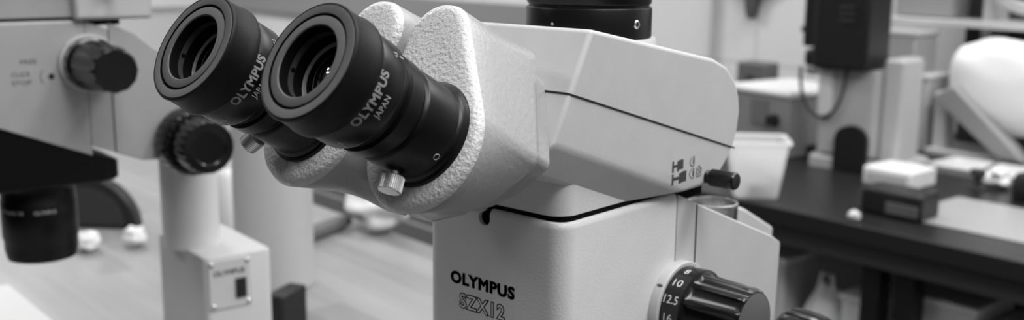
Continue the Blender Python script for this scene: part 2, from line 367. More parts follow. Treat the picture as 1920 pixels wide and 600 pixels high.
def zoom_body(parent, zt, near):
    hw = 42.3; zb = -97.0
    R = math.radians
    foot = rrect(-hw, hw, 0, 60, 9, 12)
    foot = [(x, y) for x, y in foot if y < 30] ; foot = [(-hw, 87.3)] + foot + [(hw, 87.3)]
    # neck under the head
    bm = bmesh.new(); wall_stack(bm, rrect(-hw+1.6, hw-1.6, 1.2, 120, 9, 12), [(zt*0+.9, .6), (1.3, 0), (26, 0)] if near else [(zt+.9, .6), (zt+1.3, 0), (26, 0)])
    # top cut to the slope of the head
    for v in bm.verts:
        if v.co.z > 20*S: v.co.z = max(3*S, (25.3 - (v.co.y/S + 20.4)*25/59.8 + 3)*S)
    link('neck', bm, body_mat, parent, smooth=30)
    bm = bmesh.new(); wall_stack(bm, rrect(-hw+2.2, hw-2.2, 2.2, 118, 7, 10), [(zt-6, 0), (zt+4, 0)]); link('mounting_ring', bm, deep, parent)
    # body with slanted lower edge: top lip rounded
    bm = bmesh.new(); n = len(foot)
    rows = []
    for z, ins in ((None, 0), (zt-4.5, 0), (zt-3.2, .15), (zt-2.0, .8), (zt-1.4, 1.8), (zt-1.3, 3.5)):
        row = []
        for x, y in foot:
            fx, fy = x*(hw-ins)/hw, 43.65 + (y-43.65)*(43.65-ins)/43.65
            row.append(V(bm, (fx, fy, (zb - 8 - (y-20)*.42) if z is None else z)))
        rows.append(row)
    for A, B in zip(rows, rows[1:]):
        for j in range(n): bm.faces.new((A[j], A[(j+1) % n], B[(j+1) % n], B[j]))
    bm.faces.new(rows[0]); bm.faces.new(rows[-1])
    zbd = link('zoom_body', bm, body_mat, parent, smooth=30)
    if near:
        cb = bmesh.new()
        key = [(.9, 4)] + [(-3.4 + 3.5*math.cos(q), -6.0 + 3.5*math.sin(q)) for q in [R(20 - 230*k/24) for k in range(25)]] + [(-3.6, -2.4), (-3.6, 4)]
        prism(cb, key, -4, 3, lambda u, v, t: (u, t, v))
        c = link('cutter', cb, deep); c.parent = parent
        bool_cut(zbd, c)
        bm = bmesh.new(); cyl(bm, (-3.4, 2.0, -6.0), (0, 1, 0), 3.7, 1.5, 24); box(bm, -3.8, 1.2, 2.2, 3, -5.5, -1.6); link('clamp_slot', bm, deep, zbd)
    # lettering
    text('maker_lettering', 'OLYMPUS', 39.4, 5.3, lambda x, y, d: (-24.4 + x, -d, -40.2 + zt + y), print_black, zbd, weight=.052, space=1.1)
    for wt_, mt_, th in ((.06, print_black, .1), (0, pale_fill, .16)):     # outlined figures: a dark bold form with a paler one on it
        text('model_lettering', 'SZX12', 27.6, 6.7, lambda x, y, d: (-18.5 + x, -d, -51.4 + zt + y), mt_, zbd, weight=wt_, space=1.12, thick=th)
    # black nosepiece collar under the body
    bm = bmesh.new()
    wall_stack(bm, rrect(-40, 40, 3, 112, 16, 12), [(-157, 2), (-155, 0), (-105, 0)])
    for v in bm.verts:
        if v.co.z > -110*S: v.co.z = (zb - 6 - (v.co.y/S-20)*.42)*S
    link('lower_collar', bm, black, parent, smooth=30)
    bm = bmesh.new(); O = lambda p: (p[0], 54 + p[1], p[2])
    lathe(bm, [(0, -155), (31, -155), (31, -160), (29, -162), (29, -171), (29.6, -172), (29.6, -203), (28.6, -205), (28.6, -213), (27, -221), (24, -222), (21, -219), (0, -217)], mp=O,
          mod=None)
    ob = link('objective_lens', bm, black, parent)
    om = lambda a0, z0: (lambda x, y, d: ((29.6+d)*math.cos(a0 + x/29.6), 54 + (29.6+d)*math.sin(a0 + x/29.6), z0 + y))
    text('objective_lettering', 'OLYMPUS', 17, 3, om(R(-22), -180), print_grey, ob, weight=.02)
    text('objective_lettering', 'DF PLAN 1X', 24, 3, om(R(-84), -180), print_grey, ob)
    # rear strip and side panel
    bm = bmesh.new()
    f = lambda u, v, t: (t, u, v)
    prism(bm, [(87.55, zt-2.2), (105.7, zt-9.6), (105.7, zt-9.6-1), (105.7, -133), (87.55, -126)], -41.9, 42.0, f)
    link('rear_cover', bm, enamel, parent, bevel=.25, bseg=2)
    bm = bmesh.new()
    top = [(106.2, zt-9.9), (186, zt-42), (196, zt-47.5), (196.5, zt-50)] if near else [(106.2, zt-4), (128, zt-14), (142, zt-26), (170, zt-40), (196, zt-50)]
    prism(bm, top + [(194.5, -110), (188, -134), (170, -145), (128, -142), (106.2, -133.5)], 39.3, 42.3, f)
    link('side_panel', bm, enamel, parent, bevel=.9, bseg=2); bm = bmesh.new()
    prism(bm, top + [(194.5, -110), (188, -134), (170, -145), (128, -142), (106.2, -133.5)], -42.3, -39.3, f)
    link('side_panel', bm, enamel, parent, bevel=.9, bseg=2)
    for y, z0, z1 in ((87.42, zt-2.4, -126), (105.95, zt-10.2, -133)):
        bm = bmesh.new(); box(bm, 41.5, 42.38, y-.2, y+.2, z1, z0); link('panel_seam', bm, seam_mat, parent)
    bm = bmesh.new()
    prism(bm, [(104, zt-30), (150, zt-48), (194, zt-66), (194, -138), (104, -133)], -39.2, 39.2, f)
    link('focus_arm', bm, enamel, parent, bevel=1)
    if near:
        bm = bmesh.new(); c = CUP
        lathe(bm, [(0, -30), (12.9, -30), (12.9, -1), (13.4, 0), (14.2, -.3), (14.5, -1.5), (14.1, -3), (14.1, -70)], 64, mp=lambda p: (c[0]+p[0], c[1]+p[1], c[2]+p[2]))
        link('steel_collar', bm, steel, parent)
        bm = bmesh.new()
        prism(bm, [(212, -42), (238, -42), (254, -48), (292, -67), (292, -84), (212, -84)], -42, -12, f)
        link('arm_cover', bm, enamel, parent, bevel=2)
    else:
        # small adjusting screw and its print on the side wall
        bm = bmesh.new(); cyl(bm, (42.0, 60, -67.4), (1, 0, 0), 2.2, .8, 20); link('click_stop_screw', bm, print_black, zbd)
        bm = bmesh.new(); tube(bm, [(42.4, 60 + 8*math.cos(q), -67.4 + 8*math.sin(q)) for q in [R(140 + 80*k/12) for k in range(13)]], .25, 6); link('click_stop_arc', bm, print_dark, zbd)
        for s, y, z, w in (('FREE', 38, -57, 12), ('CLICK', 31, -66.5, 14), ('STOP', 31, -73, 14)):
            text('click_stop_lettering', s, w, 3.6, lambda x, yy, d, y=y, z=z: (42.3 + d, y + x, z + yy), print_dark, zbd)

def zoom_knob(parent, side=1, near=True):
    R = math.radians; Y, Z = 88.5, -58.5
    st = 1.0 if near else 1.6
    K = lambda p: (side*(46.8 + (p[2]-46.8)*(st if p[2] > 60 else 1)), Y + p[0], Z + p[1])
    bm = bmesh.new(); lathe(bm, [(20, 42), (22.6, 42), (22.9, 42.6), (22.9, 47.0), (22.5, 47.4), (20, 47.4)], 96, mp=K)
    kb = link('zoom_knob_base', bm, ring_pale, parent)
    a = R(139.5); bm = bmesh.new()
    pts = [(x, (22.98)*math.cos(a+q), 22.98*math.sin(a+q)) for x, q in [(44.9 + 1.7*math.cos(t), .035*math.sin(t)) for t in [2*PI*k/20 for k in range(20)]]]
    bm.faces.new([V(bm, (side*x, Y+u, Z+v)) for x, u, v in pts]); link('index_mark', bm, print_dark, kb)
    bm = bmesh.new()
    def mod(q, i, r):
        if i in (5, 6, 7):
            k = (q*12/(2*PI)) % 1.0
            return r - (1.5 if i < 7 else 1.5)*max(0, math.sin((k-.12)/.76*PI))**.6 if .12 < k < .88 else r
        return r
    lathe(bm, [(0, 46.8), (20.4, 46.8), (20.9, 47.3), (20.9, 57.4), (19.2, 58.2), (18.9, 60.5), (17.8, 82.5), (17.2, 85), (16.2, 86), (15.6, 86.1)], 240, mp=K, mod=mod)
    kn = link('zoom_knob', bm, knob_plastic, parent, smooth=40)
    bm = bmesh.new(); lathe(bm, [(0, 86.3), (15.4, 86.3), (15.9, 86.0), (16, 85.6)], 72, mp=K); link('knob_cap', bm, cap_grey if near else knob_plastic, kn)
    r = 20.95
    nums = ['7', '8', '10', '12.5', '16', '20', '25', '32', '40', '50', '63']
    for i, s in enumerate(nums):
        a = R(127.5 + 24.5*(i-2)); w = 2.35*len(s) if '.' not in s else 7.6
        w = {'10': 4.8, '16': 4.6}.get(s, w)
        x0 = 52.2 - w/2
        text('zoom_number', s, w, 4.0, lambda x, y, d, a=a, x0=x0: (side*(x0 + x), Y + (r+d)*math.cos(a - (y-2)/r), Z + (r+d)*math.sin(a - (y-2)/r)), print_white, kn, thick=.05)

def focus_knob(parent, x0, Y, Z, k=1.0, side=1):
    K = lambda p: (side*p[2], Y + p[0], Z + p[1])
    bm = bmesh.new()
    def mod(q, i, r):
        if i in (3, 4, 5, 6): return r - .9*k*(abs(math.sin(q*12)) < .45)
        return r
    lathe(bm, [(0, x0), (26*k, x0), (27*k, x0+2), (27.5*k, x0+3), (27.5*k, x0+10), (26.5*k, x0+20), (26*k, x0+21), (24*k, x0+22), (0, x0+22)], 240, mp=K, mod=mod)
    a = link('coarse_focus_knob', bm, knob_plastic, parent, smooth=35)
    bm = bmesh.new()
    lathe(bm, [(0, x0+20), (21*k, x0+20), (22*k, x0+24), (21*k, x0+46), (20*k, x0+48), (14*k, x0+48.5), (13*k, x0+47.5), (0, x0+47.5)], 200, mp=K,
          mod=lambda q, i, r: r - (.8*k if i in (2, 3) and abs(math.sin(q*10)) < .5 else 0))
    link('fine_focus_knob', bm, knob_plastic, a, smooth=35)

def stand(parent, zt_, px_, py_, near, boxtop):
    bm = bmesh.new(); P = lambda p: (px_ + p[0], py_ + p[1], p[2])
    lathe(bm, [(0, boxtop-3), (24, boxtop-3), (24, -60), (0, -60)], 64, mp=P); link('stand_pole', bm, enamel, parent)

CUP = None
CUP = Vector((0, 192.8, -30.5))

def microscope(root, off, zt, near):
    before = set(bpy.data.objects)
    tube_housing(root, HIPD); tube_housing(root, -HIPD)
    eyepiece(root, HIPD, 0, 270 + 11); eyepiece(root, -HIPD, 0, 270 - 38)
    head(root, near); zoom_body(root, zt, near); zoom_knob(root, 1, near)
    if near: focus_knob(root, 44, 205, -116)
    else: focus_knob(root, 45, 165, -128, 1.05)
    # move everything so that the root sits on the table
    for o in set(bpy.data.objects) - before:
        if o.parent == root: o.matrix_basis = Matrix.Translation(Vector(off)*S) @ o.matrix_basis
    return root

# our microscope
r1 = thing('stereo_microscope', 'sharp white stereo microscope in the foreground with two black eyepieces and a zoom dial', 'microscope', WV(0, 150, TBL))
microscope(r1, (0, -150, -TBL), 0, True)
def base_parts(root, tz, pz, py, bx, boxtop, offy):
    """pole and base of a microscope; coordinates relative to the root"""
    bm = bmesh.new(); lathe(bm, [(0, boxtop-2), (bx, boxtop-2), (bx, pz), (0, pz)], 64, mp=lambda p: (p[0], py + offy + p[1], p[2])); link('stand_pole', bm, enamel, root)
base_parts(r1, 0, 22, 193, 14, 220, -150)
bm = bmesh.new(); wall_stack(bm, rrect(-130, 130, -250, 120, 20), [(0, 0), (20, 0), (24, 3)]); link('stand_base', bm, black, r1)  # unseen plate, made wide and black to keep bounced light off the head

# left microscope: the same kind, further back, turned a little
LA = math.radians(-10); LW = Vector((-557.66, -11.75, 79.55))
def locW(x, y, z): return Vector((LW.x + x*math.cos(LA) - y*math.sin(LA), LW.y + x*math.sin(LA) + y*math.cos(LA), LW.z + z))
p0 = locW(0, 190, 0)
r2 = thing('stereo_microscope', 'blurred grey stereo microscope at the left edge on a box shaped switch stand', 'microscope', WV(p0.x, p0.y, TBL), LA)
enamel = mat('shaded_enamel', 160, .4, vary=.03, vscale=60); body_mat = enamel; casting = casting_side = enamel  # darker copy of the enamel: the left microscope's shade is in its colour
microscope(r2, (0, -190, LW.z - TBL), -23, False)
bm = bmesh.new(); box(bm, -48, 48, 79, 141, -24.5, 70); ab = link('adapter_block', bm, mat('adapter_enamel', 186, .4), r2, Matrix.Translation(Vector((0, -190, LW.z - TBL))*S), bevel=3)
bt = LW.z - TBL - 234        # top of its box
bm = bmesh.new(); lathe(bm, [(0, bt-2), (25.5, bt-2), (25.5, bt+96), (0, bt+96)], 64, mp=lambda p: (-12 + p[0], -3 + p[1], p[2])); link('stand_pole', bm, mat('pole_enamel', 208, .4), r2)
bm = bmesh.new(); wall_stack(bm, rrect(-62, 50, -17, 47, 6), [(0, 0), (bt-3, 0), (bt-.8, 1), (bt, 3)]); bx = link('stand_base', bm, mat('stand_enamel', 190, .4), r2, smooth=30)
zz = LW.z - TBL
bm = bmesh.new(); box(bm, 49.6, 51.2, -14.2+.5, 25.5, zz-282, zz-237.5); pl = link('switch_plate', bm, plate_grey, bx, bevel=.4)
bm = bmesh.new(); box(bm, 51, 53, 10.5, 20.5, zz-274, zz-256); link('power_switch', bm, print_black, pl, bevel=.5)
for y, z in ((-11, -241), (22.5, -241), (-10, -279), (22.5, -279)):
    bm = bmesh.new(); lathe(bm, [(0, 0), (2.3, 0), (2.3, .9), (1.6, 1.6), (0, 1.8)], 24, mp=lambda p: (51 + p[2], y + p[0], zz + z + p[1])); link('plate_screw', bm, chrome, pl)
text('maker_lettering', 'OLYMPUS', 29, 4.6, lambda x, y, d: (51.3 + d, -9.5 + x, zz - 251.5 + y), print_black, pl, weight=.02)

# ------------------------------------------------------------------ furniture and room
def wood_mat():
    m = bpy.data.materials.new('pale_butcher_block'); m.use_nodes = True; N = m.node_tree.nodes; Lk = m.node_tree.links; b = N['Principled BSDF']
    tc = N.new('ShaderNodeTexCoord'); mp = N.new('ShaderNodeMapping'); mp.inputs['Rotation'].default_value = (0, 0, 0)
    br = N.new('ShaderNodeTexBrick'); br.inputs['Scale'].default_value = 1; br.inputs['Brick Width'].default_value = .55; br.inputs['Row Height'].default_value = .045
    br.inputs['Mortar Size'].default_value = .0006; br.inputs['Color1'].default_value = (.24,)*3+(1,); br.inputs['Color2'].default_value = (.38,)*3+(1,); br.inputs['Mortar'].default_value = (.36,)*3+(1,)
    no = N.new('ShaderNodeTexNoise'); no.inputs['Scale'].default_value = 6; mp2 = N.new('ShaderNodeMapping'); mp2.inputs['Scale'].default_value = (1, 14, 1)
    mx = N.new('ShaderNodeMix'); mx.data_type = 'RGBA'; mx.blend_type = 'MULTIPLY'; mx.inputs[0].default_value = .3
    Lk.new(tc.outputs['Object'], mp.inputs[0]); Lk.new(mp.outputs[0], br.inputs['Vector']); Lk.new(tc.outputs['Object'], mp2.inputs[0]); Lk.new(mp2.outputs[0], no.inputs['Vector'])
    Lk.new(br.outputs['Color'], mx.inputs[6]); Lk.new(no.outputs['Fac'], mx.inputs[7]); Lk.new(mx.outputs[2], b.inputs['Base Color']); b.inputs['Roughness'].default_value = .35
    return m
wood = wood_mat()
we = on_z(700, 421)
wt = thing('wooden_workbench', 'long pale wooden butcher block workbench under both microscopes', 'table', Vector((we.x*S, we.y*S, 0)), BA)
bm = bmesh.new(); box(bm, -1300, 1150, -1150, 0, 860, 900); link('tabletop', bm, wood, wt, bevel=3)
legm = mat('grey_steel_leg', 120, .4)
for x in (-1240, 1090):
    for y in (-1090, -60):
        bm = bmesh.new(); box(bm, x-30, x+30, y-30, y+30, 0, 860); link('leg', bm, legm, wt)

# black lab bench, turned with the far wall
be = Vector((math.cos(BA), math.sin(BA), 0)); bn = Vector((-math.sin(BA), math.cos(BA), 0))
bo = on_z(1660, 434.5)         # a point on its front edge
bench = thing('lab_bench', 'black topped laboratory bench with dark apron along the right side of the room', 'bench', WV(bo.x, bo.y, TBL - 900), BA)
btop = mat('black_bench_top', 34, .32, vary=.1, vscale=3, spec=.4)
bdark = mat('dark_bench_frame', 56, .5); bblack = mat('black_bench_leg', 12, .5)
bm = bmesh.new(); box(bm, -800, 1100, 0, 950, 872, 900); link('benchtop', bm, btop, bench, bevel=2)
bm = bmesh.new(); box(bm, -780, 1080, 18, 40, 836, 871); link('apron', bm, bdark, bench)
for x in (-42, 14, -760, 1050):
    bm = bmesh.new(); box(bm, x-14, x+16, 41, 75, 0, 871.5); link('leg', bm, bblack, bench)
bm = bmesh.new(); box(bm, -780, 1080, 70, 900, 520, 540); link('lower_shelf', bm, bdark, bench)
bm = bmesh.new(); box(bm, -780, 1080, 900, 915, 100, 870); link('back_panel', bm, bdark, bench)

def brick_mat():
    m = mat('painted_block_wall', 208, .7); N = m.node_tree.nodes; Lk = m.node_tree.links; b = N['Principled BSDF']
    tc = N.new('ShaderNodeTexCoord'); br = N.new('ShaderNodeTexBrick'); br.inputs['Scale'].default_value = 1
    br.inputs['Brick Width'].default_value = .4; br.inputs['Row Height'].default_value = .2; br.inputs['Mortar Size'].default_value = .006; br.inputs['Mortar Smooth'].default_value = .5
    c = lin(240); br.inputs['Color1'].default_value = (c, c, c, 1); br.inputs['Color2'].default_value = (c*.97,)*3+(1,); br.inputs['Mortar'].default_value = (c*.8,)*3+(1,)
    mp = N.new('ShaderNodeMapping'); mp.inputs['Rotation'].default_value = (PI/2, 0, 0)
    Lk.new(tc.outputs['Object'], mp.inputs[0]); Lk.new(mp.outputs[0], br.inputs['Vector']); Lk.new(br.outputs['Color'], b.inputs['Base Color'])
    return m
bw = brick_mat()
wallp = bo + bn*1020
def bench_pt(a, b, z=0): q = bo + be*a + bn*b; return WV(q.x, q.y, TBL + z)
o = thing('wall_back', None, None, WV(wallp.x, wallp.y, TBL-900), BA); bpy.data.objects.remove(o)
bm = bmesh.new(); box(bm, -4300, 2200, 0, 60, 0, 2700); w = link('wall_back', bm, bw); w.location = WV(wallp.x, wallp.y, TBL-900); w.rotation_euler = (0, 0, BA); tag(w, kind='structure')
bm = bmesh.new(); box(bm, -5600, 3000, -3500, 4200, -20, 0); fl = link('floor', bm, mat('grey_floor', 110, .5, vary=.1, vscale=2)); fl.location = (0, 0, 0); tag(fl, kind='structure')
def strip(name, a0, a1, z0, z1, v, d=30):
    bm = bmesh.new(); box(bm, a0, a1, -d, -1, z0, z1); o = link(name, bm, mat(name+'_paint', v, .6), bevel=2); o.location = WV(wallp.x, wallp.y, TBL-900); o.rotation_euler = (0, 0, BA); tag(o, kind='structure'); return o

# ------------------------------------------------------------------ things on the far bench
def on_bench(name, label, cat, px, py, rz=BA, group=None, dz=0):
    q = on_z(px, py); return thing(name, label, cat, WV(q.x, q.y, TBL+dz), rz, group)
def mbox(x0, x1, y0, y1, z0, z1, **k): bm = bmesh.new(); box(bm, x0, x1, y0, y1, z0, z1, **k); return bm

# white plastic tub
def tub_mat():
    m = mat('translucent_plastic', 245, .35); b = m.node_tree.nodes['Principled BSDF']; b.inputs['Subsurface Weight'].default_value = .8; b.inputs['Subsurface Radius'].default_value = (1, 1, 1); b.inputs['Subsurface Scale'].default_value = .05; return m
tb = on_bench('plastic_tub', 'translucent white plastic tub of small parts near the black bench edge', 'tub', 1414, 366, BA+.75)
bm = bmesh.new()
rows = []
for z, w, d in ((0, 34, 30), (2, 36, 32), (92, 48, 44), (94, 53, 49), (98, 53, 49), (98, 47, 43), (92, 46, 42), (5, 34, 30)):
    rows.append([V(bm, (x, y, z)) for x, y in rrect(-w, w, -d, d, 10, 6)])
for A, B in zip(rows, rows[1:]):
    for j in range(len(A)): bm.faces.new((A[j], A[(j+1) % len(A)], B[(j+1) % len(A)], B[j]))
bm.faces.new(rows[0]); bm.faces.new(rows[-1]); link('tub_shell', bm, tub_mat(), tb)
for i in range(5):
    bm = bmesh.new(); bmesh.ops.create_icosphere(bm, subdivisions=3, radius=.017)
    for v in bm.verts: v.co *= 1 + .12*math.sin(v.co.x*300 + i)*math.cos(v.co.y*260)
    o = link('parts_bag', bm, mat('parts_bag_plastic', 200, .3)); a = i*1.256
    o.location = tb.location + Vector((.017*math.cos(a), .015*math.sin(a), .024 + (.035 if i % 2 else 0)))
    tag(o, 'small crumpled clear bag of parts inside the white plastic tub', 'bag', 'bags in the plastic tub')

# grey instrument case with white lid
ic = on_bench('instrument_case', 'grey instrument case with white lid and round black knob behind the tub', 'case', 1470, 298, BA-.12)
link('case_body', mbox(-165, 5, 0, 190, 0, 120), mat('case_grey', 138, .5), ic, bevel=4)
link('lid', mbox(-169, 9, -4, 194, 120, 134), mat('case_white', 232, .4), ic, bevel=5)
bm = bmesh.new(); cyl(bm, (-30, 0, 74), (0, -1, 0), 13, 16, 32, 11); link('knob', bm, print_black, ic)
link('panel', mbox(-92, -50, -3, 0, 60, 112), mat('case_panel', 112, .5), ic)
lv = on_bench('black_lever', 'small black angled lever lying between the tub and the camera microscope', 'lever', 1500, 292, BA+.5)
bm = bmesh.new(); tube(bm, [(-32, 0, 6), (0, 2, 8), (14, 0, 16), (36, -2, 20)], [5, 5, 7, 8], 14); link('lever_arm', bm, print_black, lv, smooth=60)

# compound microscope with a camera
cmn = on_bench('compound_microscope', 'tall grey microscope stand topped by a big black camera', 'microscope', 1556, 326, BA+.1)
cg = mat('scope_grey', 176, .45); cg2 = mat('scope_grey_light', 190, .45)
bm = bmesh.new(); wall_stack(bm, rrect(-75, 112, 46, 190, 16), [(0, 0), (18, 0), (24, 6)]); base = link('base', bm, cg, cmn)
bm = bmesh.new(); wall_stack(bm, rrect(-62, 60, 50, 130, 16), [(30, 0), (190, 0)]); col_ = link('column', bm, cg, cmn)
bm = bmesh.new(); wall_stack(bm, rrect(61, 100, 60, 150, 8), [(10, 0), (210, 0), (214, 4)]); link('lamp_housing', bm, cg2, cmn)
bm = bmesh.new()
arch = [(-32, 0), (32, 0), (32, 58)] + [(32*math.cos(t), 58 + 28*math.sin(t)) for t in [PI*k/16 for k in range(1, 16)]] + [(-32, 58)]
prism(bm, arch, 38, 49.4, lambda u, v, t: (u+16, t, v+2)); link('black_arch_recess', bm, print_black, cmn)  # solid black arch stands for the dark arched opening
bm = bmesh.new(); wall_stack(bm, rrect(-60, -30, 44, 100, 6), [(100, 0), (186, 0)]); link('light_strip', bm, mat('scope_white', 214, .4), cmn)
cm_ = on_bench('camera', 'large black camera with side buttons mounted on the grey microscope', 'camera', 1556, 326, BA+.1, dz=189)
link('camera_body', mbox(-64, 44, 20, 120, 2, 250), mat('camera_black', 17, .5), cm_, bevel=8, bseg=3)
link('camera_side', mbox(-92, -62, 34, 110, 40, 150), mat('camera_black_side', 22, .5), cm_, bevel=5)
link('camera_foot', mbox(-88, -60, 34, 100, 3, 36), mat('camera_black_side', 24, .5), cm_, bevel=9, bseg=3)
for z in (70, 138):
    bm = bmesh.new(); cyl(bm, (-92, 70, z), (-1, 0, 0), 6, 20, 20); link('button', bm, bdark, cm_)
bm = bmesh.new()
for z in (92, 104, 116): box(bm, -12, 18, 17, 20, z, z+5)
link('vent_mark', bm, bdark, cm_)
bm = bmesh.new(); pts = [(-2 - 46 + 46*math.cos(t)*1.0, 40, 1 - 92*math.sin(t)**.8 if math.sin(t) > 1e-6 else 1) for t in [PI*k/24 for k in range(25)]]
tube(bm, pts, 3.2, 8); cb = link('camera_cable', bm, bdark, None); cb.location = cm_.location; cb.rotation_euler = cm_.rotation_euler
tag(cb, 'dark cable hanging in a loop below the black camera', 'cable')
# things stacked to the right
wm = mat('white_paper', 236, .5)
bxw = on_bench('paper_carton', 'open white paper carton lying behind the black case', 'carton', 1664, 352, BA)
link('carton_body', mbox(-50, 42, 0, 90, 0, 32), wm, bxw, bevel=3)
link('carton_front', mbox(-42, 34, -2, 0, 8, 24), mat('grey_label', 190, .6), bxw)
bk = on_bench('instrument_box', 'black box with rounded edges near the bench edge', 'box', 1668, 408, BA)
link('box_body', mbox(-54, 50, 0, 60, 0, 42), mat('box_black', 30, .35), bk, bevel=6, bseg=3)
link('display_window', mbox(-8, 46, -2.5, 0, 6, 24), mat('box_window', 92, .3), bk, bevel=1)
tray = on_bench('white_tray', 'wide shallow white tray on the right end of the bench', 'tray', 1838, 338, BA)
bm = bmesh.new(); rows = []
for z, i in ((0, 6), (14, 0), (14, 5), (5, 9)): rows.append([V(bm, (x, y, z)) for x, y in rrect(-110+i, 190-i, 0+i, 120-i, 16, 6)])
for A, B in zip(rows, rows[1:]):
    for j in range(len(A)): bm.faces.new((A[j], A[(j+1) % len(A)], B[(j+1) % len(A)], B[j]))
bm.faces.new(rows[0]); bm.faces.new(rows[-1]); link('tray_shell', bm, mat('tray_white', 212, .4), tray)
sh = on_bench('pale_sheet', 'flat pale sheet standing for the bench reflection right of the black box', 'paper', 1850, 396, BA)
link('sheet', mbox(-78, 240, -150, 60, .3, 1.2), mat('paper_grey', 165, .35), sh)  # bright reflection in the glossy bench top, drawn as a pale sheet
def blob(name, label, cat, px, py, r, sc, v, group=None, seed=0, dz=0, amp=.2, rough=.5, z=TBL):
    q = on_z(px, py, z); bm = bmesh.new(); bmesh.ops.create_icosphere(bm, subdivisions=4, radius=r*S)
    from mathutils import noise
    for vv in bm.verts:
        n = noise.noise(vv.co*(1.6/(r*S)) + Vector((seed*3.1, 0, 0))); vv.co *= 1 + amp*n
        vv.co.x *= sc[0]; vv.co.y *= sc[1]; vv.co.z *= sc[2]
    zm = min(vv.co.z for vv in bm.verts)
    for vv in bm.verts: vv.co.z = max(vv.co.z - zm, 0)
    o = link(name, bm, mat(name+'_surface', v, rough), smooth=60); o.location = WV(q.x, q.y, z+dz); o.rotation_euler = (0, 0, BA); tag(o, label, cat, group); return o
blob('crumpled_tissue', 'crumpled white tissue on the bench at the far right', 'tissue', 1868, 352, 20, (1.1, 1, .8), 240, seed=2, amp=.6)
gf = on_bench('small_fixture', 'small dark metal fixture beside the crumpled tissue', 'fixture', 1831, 356, BA)
bm = bmesh.new(); lathe(bm, [(0, 0), (15, 0), (15, 4), (6, 7), (6, 22), (13, 26), (13, 36), (0, 38)], 24); link('fixture_post', bm, bdark, gf)
bm = bmesh.new(); cyl(bm, (0, 0, 30), (.8, 0, .6), 3, 42, 12); link('fixture_arm', bm, steel, gf)
mg = on_bench('black_canister', 'black canister cut off by the right edge of the photo', 'canister', 1926, 376, BA)
bm = bmesh.new(); lathe(bm, [(0, 0), (24, 0), (25, 2), (25, 34), (20, 44), (8, 48), (0, 48)], 40); link('canister_body', bm, print_black, mg)
blob('cotton_ball', 'tiny white cotton ball at the edge of the black bench', 'cotton ball', 1601, 413, 8, (1.3, 1, 1), 225, seed=5)

# white covered microscope and its slanted strut
cv = on_bench('covered_instrument', 'bulky instrument under a rounded white dust cover at the right edge', 'instrument', 1835, 306, BA)
bm = bmesh.new(); bmesh.ops.create_icosphere(bm, subdivisions=5, radius=1)
from mathutils import noise
for v in bm.verts:
    n = noise.noise(v.co*1.7); x, y, z = v.co
    x = math.copysign(abs(x)**.8, x); y = math.copysign(abs(y)**.8, y); z = math.copysign(abs(z)**.75, z)
    v.co = Vector((x*128*(1+.05*n) + 30 - z*12, y*66*(1+.05*n) + 66, 148 + z*(92 - x*6)*(1 + .1*n)))*S
link('dust_cover', bm, mat('dust_cover_white', 250, .5), cv, smooth=60)
bm = bmesh.new(); prism(bm, [(-104, 122), (-60, 150), (70, 40), (90, 14), (40, 14), (20, 30)], -14, 26, lambda u, v, t: (u, t, v)); link('slanted_arm', bm, mat('arm_grey', 150, .5), cv, bevel=5)
bm = bmesh.new(); box(bm, -112, -86, 20, 60, 0, 130); link('support_column', bm, mat('column_pale', 205, .5), cv, bevel=3)
bm = bmesh.new(); box(bm, -120, 150, 10, 130, 0, 14); link('base_plate', bm, mat('cover_base', 215, .5), cv, bevel=3)

# shelf and clutter against the wall, upper right
sr = thing('storage_cabinet', 'grey storage cabinet with open dark bay above the far end of the bench', 'cabinet', bench_pt(-437, 745), BA)
cabm = mat('cabinet_grey', 150, .5)
link('cabinet_body', mbox(104, 900, 120, 240, 0, 700), mat('bay_dark', 62, .6), sr)
link('shelf', mbox(-20, 900, -20, 122, 256, 268), mat('shelf_pale', 198, .4), sr, bevel=1)
link('cabinet_door', mbox(-20, 110, 40, 119, 270, 700), cabm, sr, bevel=2)
link('door_post', mbox(176, 196, 40, 119, 160, 700), mat('post_pale', 180, .5), sr, bevel=2)
bxs = [('storage_box', 'grey storage box standing below the pale wall shelf', 22, 92, 600, 700, 150, 236, 158), ('storage_box', 'small dim storage box left of the black camera stand gap', 84, 118, 590, 690, 100, 150, 120)]
q = bench_pt(-425, 640)
for nm, lb, x0, x1, y0, y1, z0, z1, v in (('storage_box', 'mid grey storage box standing behind the tall camera microscope', 20, 100, 0, 90, 0, 236, 158), ('file_box', 'narrow pale file box standing beside the white dust cover', 104, 134, 0, 90, 0, 150, 176)):
    t = thing(nm, lb, 'box', q, BA); link('box_body', mbox(x0, x1, y0, y1, z0, z1), mat(nm+'_grey', v, .5), t, bevel=4)
    link('box_lid', mbox(x0-2, x1+2, y0-2, y1+2, z1+.2, z1+10), mat(nm+'_lid', v+20, .5), t, bevel=2)
ch = thing('coiled_hose', 'pale hose coiled on the wall shelf in the top right corner', 'hose', bench_pt(-150, 690, 268), BA)
bm = bmesh.new()
tube(bm, [(90*math.cos(t) + 10, 10*math.sin(t*2)+70, 66 + 50*math.sin(t) + t*1.5) for t in [2*PI*k/40 for k in range(100)]], 9, 10); link('hose_coil', bm, mat('hose_pale', 205, .4), ch, smooth=60)

